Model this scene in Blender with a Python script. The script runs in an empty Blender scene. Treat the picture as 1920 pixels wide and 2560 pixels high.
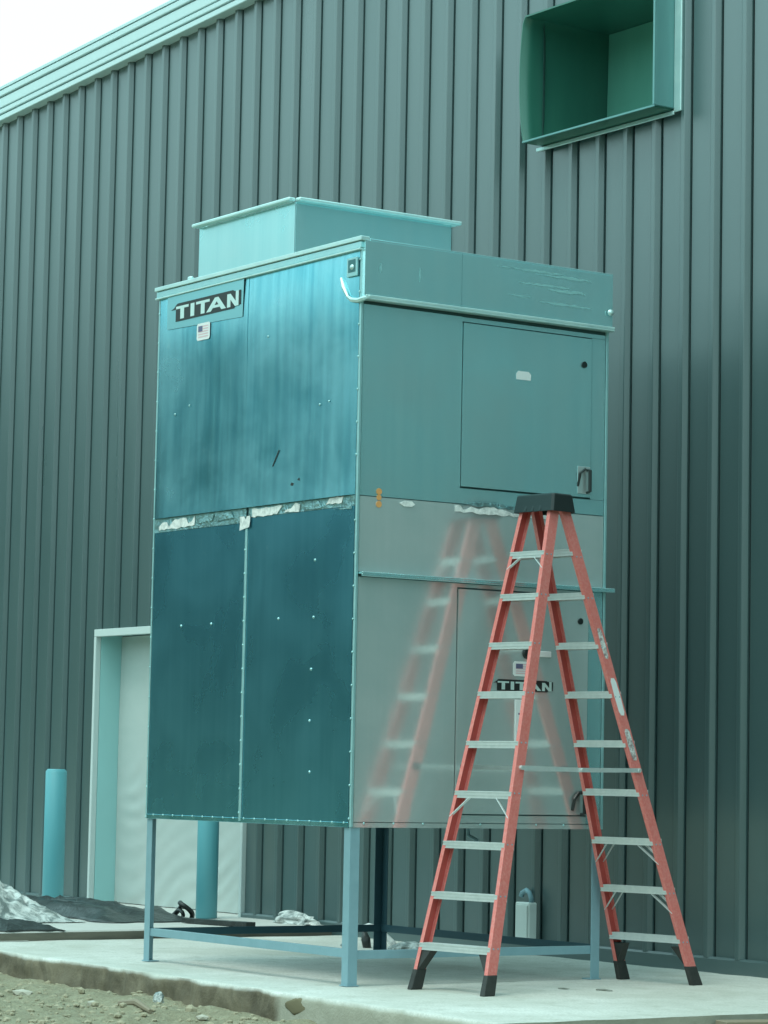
import bpy, bmesh, math, random
from mathutils import Vector, Matrix, noise
random.seed(7)
S = bpy.context.scene
COL = S.collection
R = math.radians

# ------------------------------------------------------------------ camera
cam_d = bpy.data.cameras.new('camera'); cam = bpy.data.objects.new('camera', cam_d); COL.objects.link(cam)
yaw, pitch, roll = 0.96975118, 0.09218688, 0.01957376
F = 7207.613
fw = Vector((-math.sin(yaw)*math.cos(pitch), math.cos(yaw)*math.cos(pitch), math.sin(pitch)))
r0 = Vector((math.cos(yaw), math.sin(yaw), 0)); u0 = r0.cross(fw)
rt = r0*math.cos(roll)+u0*math.sin(roll); up = -r0*math.sin(roll)+u0*math.cos(roll)
m = Matrix((rt, up, -fw)).transposed().to_4x4(); m.translation = Vector((13.937108, -9.364279, 1.2))
cam.matrix_world = m
cam_d.sensor_fit = 'HORIZONTAL'; cam_d.sensor_width = 36; cam_d.lens = F/1920*36
cam_d.clip_start = 0.1; cam_d.clip_end = 2000
S.camera = cam

# ------------------------------------------------------------------ world: overcast daylight
w = bpy.data.worlds.new('World'); S.world = w; w.use_nodes = True
nt = w.node_tree; nt.nodes.clear()
out = nt.nodes.new('ShaderNodeOutputWorld')
sky = nt.nodes.new('ShaderNodeTexSky'); sky.sky_type = 'NISHITA'; sky.sun_disc = False
SUN_EL, SUN_AZ = R(62), R(165)
sky.sun_elevation = SUN_EL; sky.sun_rotation = SUN_AZ; sky.dust_density = 5; sky.air_density = 1.5
bgs = nt.nodes.new('ShaderNodeBackground'); bgs.inputs[1].default_value = 0.05
nt.links.new(sky.outputs[0], bgs.inputs[0])
tc = nt.nodes.new('ShaderNodeTexCoord'); sp = nt.nodes.new('ShaderNodeSeparateXYZ'); nt.links.new(tc.outputs['Generated'], sp.inputs[0])
mr = nt.nodes.new('ShaderNodeMapRange'); mr.inputs['From Min'].default_value = 0; mr.inputs['From Max'].default_value = 1
nt.links.new(sp.outputs[2], mr.inputs['Value'])
cr = nt.nodes.new('ShaderNodeMix'); cr.data_type = 'RGBA'
cr.inputs['A'].default_value = (0.93, 1.42, 1.42, 1)      # cloud near the horizon
cr.inputs['B'].default_value = (0.74, 1.54, 1.52, 1)      # cloud overhead
nt.links.new(mr.outputs[0], cr.inputs['Factor'])
bgc = nt.nodes.new('ShaderNodeBackground'); bgc.inputs[1].default_value = 1.0
nt.links.new(cr.outputs['Result'], bgc.inputs[0])
ad = nt.nodes.new('ShaderNodeAddShader'); nt.links.new(bgs.outputs[0], ad.inputs[0]); nt.links.new(bgc.outputs[0], ad.inputs[1])
nt.links.new(ad.outputs[0], out.inputs[0])

sd = bpy.data.lights.new('sun', 'SUN'); sd.energy = 0.95; sd.angle = R(22); sd.color = (0.95, 1.0, 0.92)
sun = bpy.data.objects.new('sun', sd); COL.objects.link(sun)
sdir = Vector((math.sin(SUN_AZ)*math.cos(SUN_EL), math.cos(SUN_AZ)*math.cos(SUN_EL), math.sin(SUN_EL)))
sun.rotation_euler = sdir.to_track_quat('Z', 'Y').to_euler()
S.view_settings.view_transform = 'Standard'; S.view_settings.look = 'None'
S.view_settings.exposure = 0; S.view_settings.gamma = 1; S.view_settings.use_curve_mapping = False
S.cycles.max_bounces = 8

# ------------------------------------------------------------------ helpers
def tag(o, label=None, cat=None, group=None, kind=None):
    if label: o['label'] = label
    if cat: o['category'] = cat
    if group: o['group'] = group
    if kind: o['kind'] = kind
    return o
def empty(name, loc):
    o = bpy.data.objects.new(name, None); COL.objects.link(o); o.location = loc; o.empty_display_size = .2
    return o
def link(name, me, mat, parent=None, smooth=False):
    if mat and not me.materials: me.materials.append(mat)
    o = bpy.data.objects.new(name, me); COL.objects.link(o)
    if parent:
        o.parent = parent
        base = parent
        off = Vector((0, 0, 0))
        while base: off += base.location; base = base.parent
        o.location = -off
    if smooth:
        for p in me.polygons: p.use_smooth = True
    return o
# every mesh is written in world coordinates; link() cancels the parent's offset
class MB:
    def __init__(s): s.v = []; s.f = []
    def add(s, vs, fs):
        n = len(s.v); s.v += [tuple(v) for v in vs]; s.f += [tuple(i+n for i in f) for f in fs]; return s
    def box(s, a, b):
        x0, y0, z0 = a; x1, y1, z1 = b
        return s.add([(x0,y0,z0),(x1,y0,z0),(x1,y1,z0),(x0,y1,z0),(x0,y0,z1),(x1,y0,z1),(x1,y1,z1),(x0,y1,z1)],
                     [(0,3,2,1),(4,5,6,7),(0,1,5,4),(1,2,6,5),(2,3,7,6),(3,0,4,7)])
    def prism(s, prof, A, B):
        """closed profile (list of points at A) swept to matching list at B"""
        n = len(prof)
        vs = [tuple(p) for p in A]+[tuple(p) for p in B]
        fs = [(i, (i+1) % n, n+(i+1) % n, n+i) for i in range(n)]
        fs += [tuple(range(n-1, -1, -1)), tuple(range(n, 2*n))]
        return s.add(vs, fs)
    def bar(s, p, q, w, h, upv=(0,0,1)):
        p = Vector(p); q = Vector(q); d = (q-p).normalized(); u = Vector(upv)
        a = d.cross(u); a.normalize(); b = a.cross(d)
        c = [(-w/2,-h/2),(w/2,-h/2),(w/2,h/2),(-w/2,h/2)]
        return s.prism(c, [p+a*x+b*y for x, y in c], [q+a*x+b*y for x, y in c])
    def cyl(s, p, q, r, n=14, r2=None):
        p = Vector(p); q = Vector(q); d = (q-p).normalized()
        a = d.orthogonal().normalized(); b = d.cross(a); r2 = r if r2 is None else r2
        A = [p+(a*math.cos(t)+b*math.sin(t))*r for t in [2*math.pi*i/n for i in range(n)]]
        B = [q+(a*math.cos(t)+b*math.sin(t))*r2 for t in [2*math.pi*i/n for i in range(n)]]
        return s.prism(A, A, B)
    def tube(s, pts, r, n=8):
        pts = [Vector(p) for p in pts]
        prev = None; base = len(s.v)
        for i, p in enumerate(pts):
            d = (pts[min(i+1, len(pts)-1)]-pts[max(i-1, 0)]).normalized()
            a = d.orthogonal().normalized() if prev is None else (prev-d*prev.dot(d)).normalized()
            prev = a; b = d.cross(a)
            rr = r[i] if isinstance(r, (list, tuple)) else r
            for k in range(n):
                t = 2*math.pi*k/n; s.v.append(tuple(p+(a*math.cos(t)+b*math.sin(t))*rr))
        for i in range(len(pts)-1):
            for k in range(n):
                s.f.append((base+i*n+k, base+i*n+(k+1) % n, base+(i+1)*n+(k+1) % n, base+(i+1)*n+k))
        s.f.append(tuple(base+k for k in range(n-1, -1, -1)))
        s.f.append(tuple(base+(len(pts)-1)*n+k for k in range(n)))
        return s
    def dome(s, c, n_, r, h):
        c = Vector(c); n_ = Vector(n_).normalized(); a = n_.orthogonal().normalized(); b = n_.cross(a)
        K = 8; ring = lambda rr, hh: [c+(a*math.cos(2*math.pi*i/K)+b*math.sin(2*math.pi*i/K))*rr+n_*hh for i in range(K)]
        vs = ring(r, 0)+ring(r*.75, h*.75)+[c+n_*h]
        fs = [(i, (i+1) % K, K+(i+1) % K, K+i) for i in range(K)]+[(K+i, K+(i+1) % K, 2*K) for i in range(K)]
        return s.add(vs, fs)
    def mesh(s, name, bevel=0, seg=1):
        me = bpy.data.meshes.new(name); me.from_pydata(s.v, [], s.f)
        bm = bmesh.new(); bm.from_mesh(me)
        bmesh.ops.recalc_face_normals(bm, faces=bm.faces)
        if bevel:
            es = [e for e in bm.edges if len(e.link_faces) == 2 and e.calc_face_angle(0) > .5]
            bmesh.ops.bevel(bm, geom=es, offset=bevel, segments=seg, affect='EDGES', profile=.5, clamp_overlap=True)
        bm.to_mesh(me); bm.free(); return me
    def build(s, name, mat, parent=None, bevel=0, smooth=False, seg=1):
        return link(name, s.mesh(name, bevel, seg), mat, parent, smooth)
def box(name, a, b, mat, parent=None, bevel=0):
    return MB().box(a, b).build(name, mat, parent, bevel)
def struct(o): o['kind'] = 'structure'; return o
def stuff(o): o['kind'] = 'stuff'; return o
def plate(name, poly, axis, val, t, mat, parent):
    """a flat piece cut to polygon, lying on plane axis=val and standing t proud of it"""
    if axis == 'y': A = [(x, val-.0005, z) for x, z in poly]; B = [(x, val-t, z) for x, z in poly]
    else: A = [(val+.0005, y, z) for y, z in poly]; B = [(val+t, y, z) for y, z in poly]
    mb = MB(); mb.prism(poly, A, B); return mb.build(name, mat, parent)
def sheet(name, axis, val, u0_, u1_, z0, z1, fn, mat, parent, nu=14, nz=30, t=.004, edge=.0):
    """thin metal sheet on plane axis=val whose outward offset is fn(u,z) (metres)"""
    vs = []; fs = []
    sg = -1 if axis == 'y' else 1
    def P(u, z, o): return (u, val+sg*o, z) if axis == 'y' else (val+sg*o, u, z)
    for j in range(nz+1):
        for i in range(nu+1):
            u = u0_+(u1_-u0_)*i/nu; z = z0+(z1-z0)*j/nz
            a = min(1, min(i, nu-i)*1.0)*1.0
            vs.append(P(u, z, t+fn(u, z)))
    W = nu+1
    for j in range(nz):
        for i in range(nu): fs.append((j*W+i, j*W+i+1, (j+1)*W+i+1, (j+1)*W+i))
    n = len(vs)
    # returned edges
    rim = [i for i in range(W)]+[W*(j+1)-1+0 for j in range(1, nz+1)]
    loop = [i for i in range(W)]+[j*W+nu for j in range(1, nz+1)]+[nz*W+i for i in range(nu-1, -1, -1)]+[j*W for j in range(nz-1, 0, -1)]
    for i in loop:
        x, y, z = vs[i]
        vs.append((x, val+.0*sg, z) if axis == 'y' else (val, y, z))
    L = len(loop)
    fs2 = [(loop[i], loop[(i+1) % L], n+(i+1) % L, n+i) for i in range(L)]
    me = bpy.data.meshes.new(name); me.from_pydata(vs, [], fs+fs2)
    bm = bmesh.new(); bm.from_mesh(me); bmesh.ops.recalc_face_normals(bm, faces=bm.faces)
    bm.faces.ensure_lookup_table()
    for i, f in enumerate(bm.faces): f.smooth = i < len(fs)
    for e in bm.edges:
        if len(e.link_faces) == 2 and e.calc_face_angle(0) > .6: e.smooth = False
    bm.to_mesh(me); bm.free()
    return link(name, me, mat, parent)

# ------------------------------------------------------------------ materials
def mat(name, col, rough=.5, metal=0, ior=1.5, spec=None):
    m_ = bpy.data.materials.new(name); m_.use_nodes = True
    b = m_.node_tree.nodes['Principled BSDF']
    b.inputs['Base Color'].default_value = (*col, 1); b.inputs['Roughness'].default_value = rough
    b.inputs['Metallic'].default_value = metal; b.inputs['IOR'].default_value = ior
    return m_
def N(m_, t, **kw):
    n = m_.node_tree.nodes.new(t)
    for k, v in kw.items():
        if k in n.inputs: n.inputs[k].default_value = v
        else: setattr(n, k, v)
    return n
def LK(m_, a, b): m_.node_tree.links.new(a, b)
def coords(m_, scale=(1,1,1), kind='Object'):
    t = N(m_, 'ShaderNodeTexCoord'); mp = N(m_, 'ShaderNodeMapping'); mp.inputs['Scale'].default_value = scale
    LK(m_, t.outputs[kind], mp.inputs[0]); return mp.outputs[0]
def noisy(m_, vec, scale, detail=4, rough=.6, dist=0):
    n = N(m_, 'ShaderNodeTexNoise'); n.inputs['Scale'].default_value = scale; n.inputs['Detail'].default_value = detail
    n.inputs['Roughness'].default_value = rough; n.inputs['Distortion'].default_value = dist
    LK(m_, vec, n.inputs['Vector']); return n.outputs['Fac']
def ramp(m_, fac, stops):
    r = N(m_, 'ShaderNodeValToRGB'); e = r.color_ramp.elements
    while len(e) < len(stops): e.new(.5)
    for i, (p, c) in enumerate(stops): e[i].position = p; e[i].color = (*c, 1) if len(c) == 3 else c
    LK(m_, fac, r.inputs[0]); return r.outputs[0]
def mixc(m_, fac, a, b, mode='MIX'):
    n = N(m_, 'ShaderNodeMix'); n.data_type = 'RGBA'; n.blend_type = mode
    for s_, v in (('Factor', fac), ('A', a), ('B', b)):
        if hasattr(v, 'links') or hasattr(v, 'is_linked'): LK(m_, v, n.inputs[s_])
        elif s_ == 'Factor': n.inputs[s_].default_value = v
        else: n.inputs[s_].default_value = (*v, 1)
    return n.outputs['Result']
def bump(m_, h, strength=.3, dist=.01):
    b = N(m_, 'ShaderNodeBump'); b.inputs['Strength'].default_value = strength; b.inputs['Distance'].default_value = dist
    LK(m_, h, b.inputs['Height']); LK(m_, b.outputs[0], m_.node_tree.nodes['Principled BSDF'].inputs['Normal'])
def setc(m_, c): LK(m_, c, m_.node_tree.nodes['Principled BSDF'].inputs['Base Color'])
def setr(m_, f, lo, hi):
    n = N(m_, 'ShaderNodeMapRange'); n.inputs['From Min'].default_value = .3; n.inputs['From Max'].default_value = .7
    n.inputs['To Min'].default_value = lo; n.inputs['To Max'].default_value = hi
    LK(m_, f, n.inputs['Value']); LK(m_, n.outputs[0], m_.node_tree.nodes['Principled BSDF'].inputs['Roughness'])

def galvanised(name, base, dark, lo=.17, hi=.26, metal=.9, smudge=(.55,.72,.72), hand=.32):
    m_ = mat(name, base, .2, metal)
    st = noisy(m_, coords(m_, (5, 5, .22)), 3.0, 5, .6)               # drawn vertical streaks
    bl = noisy(m_, coords(m_, (1, 1, 1)), 1.6, 5, .55, .4)            # broad tarnish
    sp_ = noisy(m_, coords(m_, (1, 1, 1)), 55, 2, .5)                 # spangle
    c = mixc(m_, ramp(m_, st, [(.30, (0,0,0)), (.72, (1,1,1))]), dark, base)
    c = mixc(m_, ramp(m_, bl, [(.38, (.0,.0,.0)), (.75, (.55,.55,.55))]), c, smudge)
    c = mixc(m_, ramp(m_, sp_, [(.35, (.0,.0,.0)), (.7, (.09,.09,.09))]), c, dark)
    sm = noisy(m_, coords(m_, (2.2, 2.2, .8)), 4, 7, .75, 1.0)        # handling marks
    c = mixc(m_, ramp(m_, sm, [(.64, (0,0,0)), (.73, (hand,hand,hand))]), c, (.62,.78,.78))
    setc(m_, c); setr(m_, bl, lo, hi)
    mx = N(m_, 'ShaderNodeMath', operation='ADD'); LK(m_, st, mx.inputs[0]); LK(m_, bl, mx.inputs[1])
    bump(m_, mx.outputs[0], .05, .01)
    return m_
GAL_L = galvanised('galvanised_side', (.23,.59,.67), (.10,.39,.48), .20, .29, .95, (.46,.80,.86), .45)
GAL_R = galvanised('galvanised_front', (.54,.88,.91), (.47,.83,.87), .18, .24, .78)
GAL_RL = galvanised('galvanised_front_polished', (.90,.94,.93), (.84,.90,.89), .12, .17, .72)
GAL_LL = galvanised('galvanised_side_lower', (.13,.42,.53), (.10,.36,.47), .25, .31, .95, (.16,.44,.54), .12)  # darker copy of the side metal, dark woodland reflection painted into its colour
GAL_C = galvanised('galvanised_curb', (.44,.70,.71), (.36,.64,.66), .25, .35, .85)
TRIM = mat('galvanised_edge', (.38,.64,.66), .4, .6)
tn = noisy(TRIM, coords(TRIM), 6, 4, .6); setc(TRIM, mixc(TRIM, tn, (.26,.50,.52), (.48,.74,.75)))
BRIGHT = mat('bright_folded_edge', (.58,.78,.77), .4, .45)
bn = noisy(BRIGHT, coords(BRIGHT), 7, 4, .6); setc(BRIGHT, mixc(BRIGHT, bn, (.42,.64,.65), (.70,.86,.84)))
IROND = mat('shaded_stand_iron', (.03,.085,.11), .5, .1)  # stand iron with the shade beneath the cabinet put into its colour
IRON = mat('stand_angle_iron', (.17,.30,.37), .45, .15)
i_ = noisy(IRON, coords(IRON), 9, 4); setc(IRON, mixc(IRON, i_, (.20,.34,.39), (.28,.44,.50)))
BLACK = mat('black_plastic', (.012,.018,.018), .4)
BLACKM = mat('black_metal', (.02,.025,.025), .35)
DARK = mat('dark_void', (.01,.015,.016), .8)
WHITE = mat('white_tape', (.80,.80,.80), .5)
n_ = noisy(WHITE, coords(WHITE), 30, 4); setc(WHITE, mixc(WHITE, ramp(WHITE, n_, [(.35, (0,0,0)), (.6, (1,1,1))]), (.55,.56,.55), (.85,.84,.82)))
FOIL = mat('torn_foil_tape', (.22,.42,.44), .28, .8); fo = noisy(FOIL, coords(FOIL), 22, 4, .6, 1); bump(FOIL, fo, .8, .02)
setc(FOIL, mixc(FOIL, fo, (.06,.16,.18), (.45,.70,.72)))
STICK = mat('clear_sticker', (.30,.60,.64), .30, .88)
STICKW = mat('white_sticker', (.78,.78,.78), .45)
STICKW2 = mat('worn_white_sticker', (.60,.62,.60), .5)
w_ = noisy(STICKW2, coords(STICKW2), 40, 4, .7, .6); setc(STICKW2, mixc(STICKW2, ramp(STICKW2, w_, [(.38, (0,0,0)), (.6, (1,1,1))]), (.30,.22,.22), (.72,.72,.70)))
FLAGW = mat('flag_ground', (.80,.72,.74), .45); FLAGB = mat('flag_blue', (.12,.12,.22), .45); FLAGR = mat('flag_red', (.72,.50,.54), .45)
ORANGE = mat('orange_mark', (.75,.34,.12), .5)
LETTER = mat('letter_metal', (.62,.78,.76), .4, .3)
BLUEP = mat('blue_bollard_sleeve', (.085,.38,.42), .45)
bp = noisy(BLUEP, coords(BLUEP, (1,1,.3)), 6, 3); setc(BLUEP, mixc(BLUEP, bp, (.09,.32,.37), (.12,.38,.43)))
PANEL = mat('charcoal_wall_steel', (.06,.10,.10), .3, 0, 2.1)
a1 = noisy(PANEL, coords(PANEL, (1,1,.12)), 2.2, 4, .6); a2 = noisy(PANEL, coords(PANEL), 40, 3)
setc(PANEL, mixc(PANEL, a2, mixc(PANEL, a1, (.038,.084,.087), (.056,.114,.117)), (.058,.102,.104)))
setr(PANEL, a1, .27, .36)
RAKE = mat('pale_roof_trim', (.42,.66,.64), .35); r_n = noisy(RAKE, coords(RAKE, (.3,1,1)), 3, 3); setc(RAKE, mixc(RAKE, r_n, (.52,.68,.70), (.58,.75,.76)))
JAMB = mat('pale_jamb', (.34,.60,.60), .4)
DOORW = mat('white_sheeting', (.46,.52,.50), .35)
dw = noisy(DOORW, coords(DOORW, (.6,1,1.4)), 4, 5, .6, .6); setc(DOORW, mixc(DOORW, dw, (.40,.47,.45), (.52,.57,.55)))
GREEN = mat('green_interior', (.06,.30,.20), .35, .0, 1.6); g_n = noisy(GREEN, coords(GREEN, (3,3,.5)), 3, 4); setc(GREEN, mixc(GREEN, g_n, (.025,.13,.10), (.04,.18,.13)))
GREENB = mat('green_shutter', (.10,.42,.30), .35); g2 = noisy(GREENB, coords(GREENB, (3,3,.5)), 3, 4); setc(GREENB, mixc(GREENB, g2, (.10,.34,.27), (.14,.42,.33)))
ALU = mat('ladder_aluminium', (.66,.70,.69), .38, .45)
al = noisy(ALU, coords(ALU), 25, 4); setc(ALU, mixc(ALU, al, (.55,.60,.59), (.78,.80,.79)))
FRP = mat('orange_red_fibreglass', (.62,.15,.12), .38, 0, 1.6)
f1 = noisy(FRP, coords(FRP), 7, 5, .7); f2 = noisy(FRP, coords(FRP), 60, 3, .6)
setc(FRP, mixc(FRP, ramp(FRP, f2, [(.4, (0,0,0)), (.75, (.5,.5,.5))]), mixc(FRP, f1, (.66,.13,.11), (.74,.20,.175)), (.76,.32,.29))); setr(FRP, f1, .34, .5)
FRPI = mat('deep_red_fibreglass', (.40,.055,.04), .45); fi = noisy(FRPI, coords(FRPI), 8, 4); setc(FRPI, mixc(FRPI, fi, (.44,.055,.045), (.58,.095,.08)))  # deeper red for the inward faces of the ladder rails
RUBBER = mat('black_rubber', (.018,.02,.02), .6)
rb = noisy(RUBBER, coords(RUBBER), 20, 3); setc(RUBBER, mixc(RUBBER, rb, (.012,.014,.014), (.05,.05,.045)))
CONC = mat('pale_concrete', (.50,.50,.48), .85)
v = coords(CONC)
c1 = noisy(CONC, v, .9, 6, .65, .5); c2 = noisy(CONC, v, 7, 6, .7); c3 = noisy(CONC, v, 60, 3, .6)
cc = mixc(CONC, ramp(CONC, c1, [(.32, (0,0,0)), (.68, (1,1,1))]), (.47,.47,.41), (.71,.70,.66))
cc = mixc(CONC, ramp(CONC, c2, [(.30, (.75,.75,.75)), (.48, (0,0,0))]), cc, (.40,.40,.34))
cc = mixc(CONC, ramp(CONC, c3, [(.35, (.5,.5,.5)), (.6, (0,0,0))]), cc, (.38,.38,.35))
geo = N(CONC, 'ShaderNodeNewGeometry'); sn = N(CONC, 'ShaderNodeSeparateXYZ'); LK(CONC, geo.outputs['Normal'], sn.inputs[0])
side = N(CONC, 'ShaderNodeMapRange'); side.inputs['From Min'].default_value = .75; side.inputs['From Max'].default_value = .35
LK(CONC, sn.outputs[2], side.inputs['Value'])
soil = mixc(CONC, ramp(CONC, noisy(CONC, v, 3.2, 6, .7, .8), [(.36, (0,0,0)), (.62, (1,1,1))]), (.10,.082,.055), (.21,.175,.12))
# the formed face turns to bare grey concrete towards the right-hand end
sx = N(CONC, 'ShaderNodeSeparateXYZ'); LK(CONC, v, sx.inputs[0])
rx = N(CONC, 'ShaderNodeMapRange'); rx.inputs['From Min'].default_value = .15; rx.inputs['From Max'].default_value = .24
LK(CONC, sx.outputs[0], rx.inputs['Value'])
face = mixc(CONC, rx.outputs[0], soil, mixc(CONC, c2, (.26,.25,.19), (.46,.44,.37)))
cc = mixc(CONC, side.outputs[0], cc, face)
setc(CONC, cc)
ab = N(CONC, 'ShaderNodeMath', operation='ADD'); LK(CONC, c2, ab.inputs[0]); LK(CONC, c3, ab.inputs[1]); bump(CONC, ab.outputs[0], .35, .012)
STOOPM = mat('grey_concrete', (.45,.45,.42), .85)
s1 = noisy(STOOPM, coords(STOOPM), 6, 5, .7); setc(STOOPM, mixc(STOOPM, s1, (.42,.42,.38), (.60,.59,.57))); bump(STOOPM, s1, .3, .01)
STOOPS = mat('weathered_slab_edge', (.16,.15,.12), .9)
s2 = noisy(STOOPS, coords(STOOPS, (1,.5,3)), 8, 5, .7); setc(STOOPS, mixc(STOOPS, s2, (.10,.10,.085), (.24,.22,.17)))
DIRT = mat('olive_dirt', (.2,.2,.13), .95)
dv = coords(DIRT)
d1 = noisy(DIRT, dv, 1.3, 6, .65, .3); d2 = noisy(DIRT, dv, 14, 6, .75, .5); d3 = noisy(DIRT, dv, 70, 4, .7)
dc = mixc(DIRT, ramp(DIRT, d1, [(.35, (0,0,0)), (.65, (1,1,1))]), (.23,.195,.125), (.30,.265,.17))
dc = mixc(DIRT, ramp(DIRT, d2, [(.36, (0,0,0)), (.64, (1,1,1))]), dc, (.35,.32,.22))
dc = mixc(DIRT, ramp(DIRT, d3, [(.33, (.7,.7,.7)), (.5, (0,0,0))]), dc, (.15,.125,.08))
setc(DIRT, dc); db = N(DIRT, 'ShaderNodeMath', operation='ADD'); LK(DIRT, d2, db.inputs[0]); LK(DIRT, d3, db.inputs[1]); bump(DIRT, db.outputs[0], .6, .03)
ROCK = mat('pale_rubble', (.3,.29,.24), .9); rk = noisy(ROCK, coords(ROCK), 12, 4); setc(ROCK, mixc(ROCK, rk, (.28,.235,.15), (.42,.37,.27)))
PLAST = mat('crumpled_white_sheeting', (.66,.68,.66), .32)
p1 = noisy(PLAST, coords(PLAST), 5, 5, .7, 1.2); setc(PLAST, mixc(PLAST, ramp(PLAST, p1, [(.42, (0,0,0)), (.56, (1,1,1))]), (.16,.19,.185), (.64,.66,.64))); bump(PLAST, p1, .6, .03)
BTARP = mat('black_sheeting', (.02,.028,.028), .35); t1 = noisy(BTARP, coords(BTARP), 9, 4, .6, 1); bump(BTARP, t1, .8, .02)
setc(BTARP, mixc(BTARP, t1, (.007,.011,.011), (.035,.042,.040)))
LEAF = mat('woodland_leaves', (.045,.07,.03), .8); lf = noisy(LEAF, coords(LEAF), 1.2, 5, .7); setc(LEAF, mixc(LEAF, lf, (.022,.03,.026), (.06,.07,.055)))
WOOD = mat('weathered_wood', (.25,.2,.14), .8)

# ------------------------------------------------------------------ setting
WY = 3.023                               # wall plane
gv = []; gf = []
NX, NY = 90, 34
def gz(x, y):
    h = -.15 + .045*noise.noise(Vector((x*1.3, y*1.3, 0))) + .045*noise.noise(Vector((x*4, y*4, 3))) + .022*noise.noise(Vector((x*11, y*11, 7)))
    return h
fine = MB()
X0, X1, Y0, Y1 = -5.5, 5.0, -4.2, -.25
NX, NY = 210, 84
for j in range(NY+1):
    for i in range(NX+1):
        x = X0+(X1-X0)*i/NX; y = Y0+(Y1-Y0)*j/NY
        e = min(1, min(i, NX-i, j, NY-j)/6)
        h = gz(x, y)
        bank = .03*max(0, 1-abs(y+.75)/.35)*(noise.noise(Vector((x*2, 1, 1)))+.2)
        fine.v.append((x, y, h*e+bank*e+(-.17)*(1-e)))
for j in range(NY):
    for i in range(NX):
        a = j*(NX+1)+i; fine.f.append((a, a+1, a+NX+2, a+NX+1))
gr = fine.build('ground', DIRT, smooth=True); struct(gr); gr['label'] = 'olive brown dirt and rubble in front of the concrete pad'
far = MB(); z = -.17
G = 900
far.add([(-G,-G,z),(G,-G,z),(G,Y0,z),(-G,Y0,z)], [(0,1,2,3)])
far.add([(-G,Y0,z),(X0,Y0,z),(X0,Y1,z),(-G,Y1,z)], [(0,1,2,3)])
far.add([(X1,Y0,z),(G,Y0,z),(G,Y1,z),(X1,Y1,z)], [(0,1,2,3)])
far.add([(-G,Y1,z),(G,Y1,z),(G,G,z),(-G,G,z)], [(0,1,2,3)])
o = far.build('terrain', DIRT); struct(o)

# concrete pad: rough formed edge along the front, from (-4.55..) to its right corner
pv = MB(); nx, ny = 420, 60
xa, xb = -4.56, 2.36
def front(x): return -.50-.045*(x+1.8)+.010*noise.noise(Vector((x*3, 5, 0)))+.005*noise.noise(Vector((x*11, 5, 0)))
tops = []
for j in range(ny+1):
    for i in range(nx+1):
        x = xa+(xb-xa)*i/nx; f = front(x); t = (j/ny)
        y = f+(WY-.02-f)*t
        pv.v.append((x, y, .003*noise.noise(Vector((x*4, y*4, 0)))))
W = nx+1
for j in range(ny):
    for i in range(nx): a = j*W+i; pv.f.append((a, a+1, a+W+1, a+W))
rows = 8
base = len(pv.v)
for k in range(1, rows+1):
    for i in range(nx+1):
        x, y, zz = pv.v[i]; z_ = -.30*k/rows
        rough = .022*noise.noise(Vector((x*5, z_*9, 2)))+.012*noise.noise(Vector((x*16, z_*20, 4)))
        if x > .2: rough *= .3
        blk = -.02*max(0, noise.noise(Vector((x*1.7, 3, z_*2)))) if x < .2 else 0
        pv.v.append((x+.0, y-.006+rough+blk*(-1)-.012*(k/rows), z_))
for k in range(rows):
    for i in range(nx):
        a = (base+(k-1)*W+i) if k else i; b = base+k*W+i
        pv.f.append((a, b, b+1, a+1))
b2 = len(pv.v)
for k in range(0, rows+1):
    for j in range(ny+1):
        x, y, zz = pv.v[j*W+nx]; pv.v.append((x+.012*noise.noise(Vector((y*5, k*.5, 8)))*(k > 0), y, zz-.30*k/rows))
for k in range(rows):
    for j in range(ny):
        a = b2+k*(ny+1)+j; pv.f.append((a, a+1, a+ny+2, a+ny+1))
pad = pv.build('concrete_pad', CONC, smooth=True)
bm = bmesh.new(); bm.from_mesh(pad.data)
for e in bm.edges:
    if len(e.link_faces) == 2 and (e.link_faces[0].normal.z > .8) != (e.link_faces[1].normal.z > .8): e.smooth = False
bm.to_mesh(pad.data); bm.free(); struct(pad); pad['label'] = 'pale poured concrete equipment pad with rough earthy front edge'
# extension of the pad / yard slab to the right of the frame and the raised walk on the left
def slab(name, a, b, mats):
    mb = MB(); mb.box(a, b); me = mb.mesh(name, .008); o = link(name, me, mats[0]); me.materials.append(mats[1])
    for p in me.polygons: p.material_index = 0 if p.normal.z > .5 else 1
    return struct(o)
mb = MB()
ys = [ -.42+3.41*i/60 for i in range(61)]
top = []
prof = [(-4.52 + (-.16)*((y+.4)/3.4) + .012*noise.noise(Vector((y*4, 2, 0))), y) for y in ys]
for (x, y) in prof: mb.v += [(-16, y, .066), (x-.01, y, .066), (x, y, .056), (x+.004, y, -.2)]
for i in range(60):
    for k in range(3): a = i*4+k; mb.f.append((a, a+1, a+5, a+4))
mb.f.append((0, 1, 2, 3))
me = mb.mesh('raised_walk'); walk = link('raised_walk', me, STOOPM); me.materials.append(STOOPS)
for p in me.polygons: p.material_index = 0 if abs(p.normal.z) > .6 else 1
struct(walk); walk['label'] = 'raised concrete walk along the wall by the doorway'
# lower earth strip left of the pad in front of the walk
mb = MB()
for i in range(41):
    x = -9+4.5*i/40; mb.v += [(x, -.43+.02*noise.noise(Vector((x*5, 0, 0))), .004), (x, -.46+.03*noise.noise(Vector((x*6, 4, 0))), -.08), (x, -.47, -.25), (x, .3, .004)]
for i in range(40):
    a = i*4; mb.f += [(a, a+4, a+5, a+1), (a+1, a+5, a+6, a+2), (a, a+3, a+7, a+4)]
o = mb.build('slab_apron', CONC); struct(o)

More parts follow.
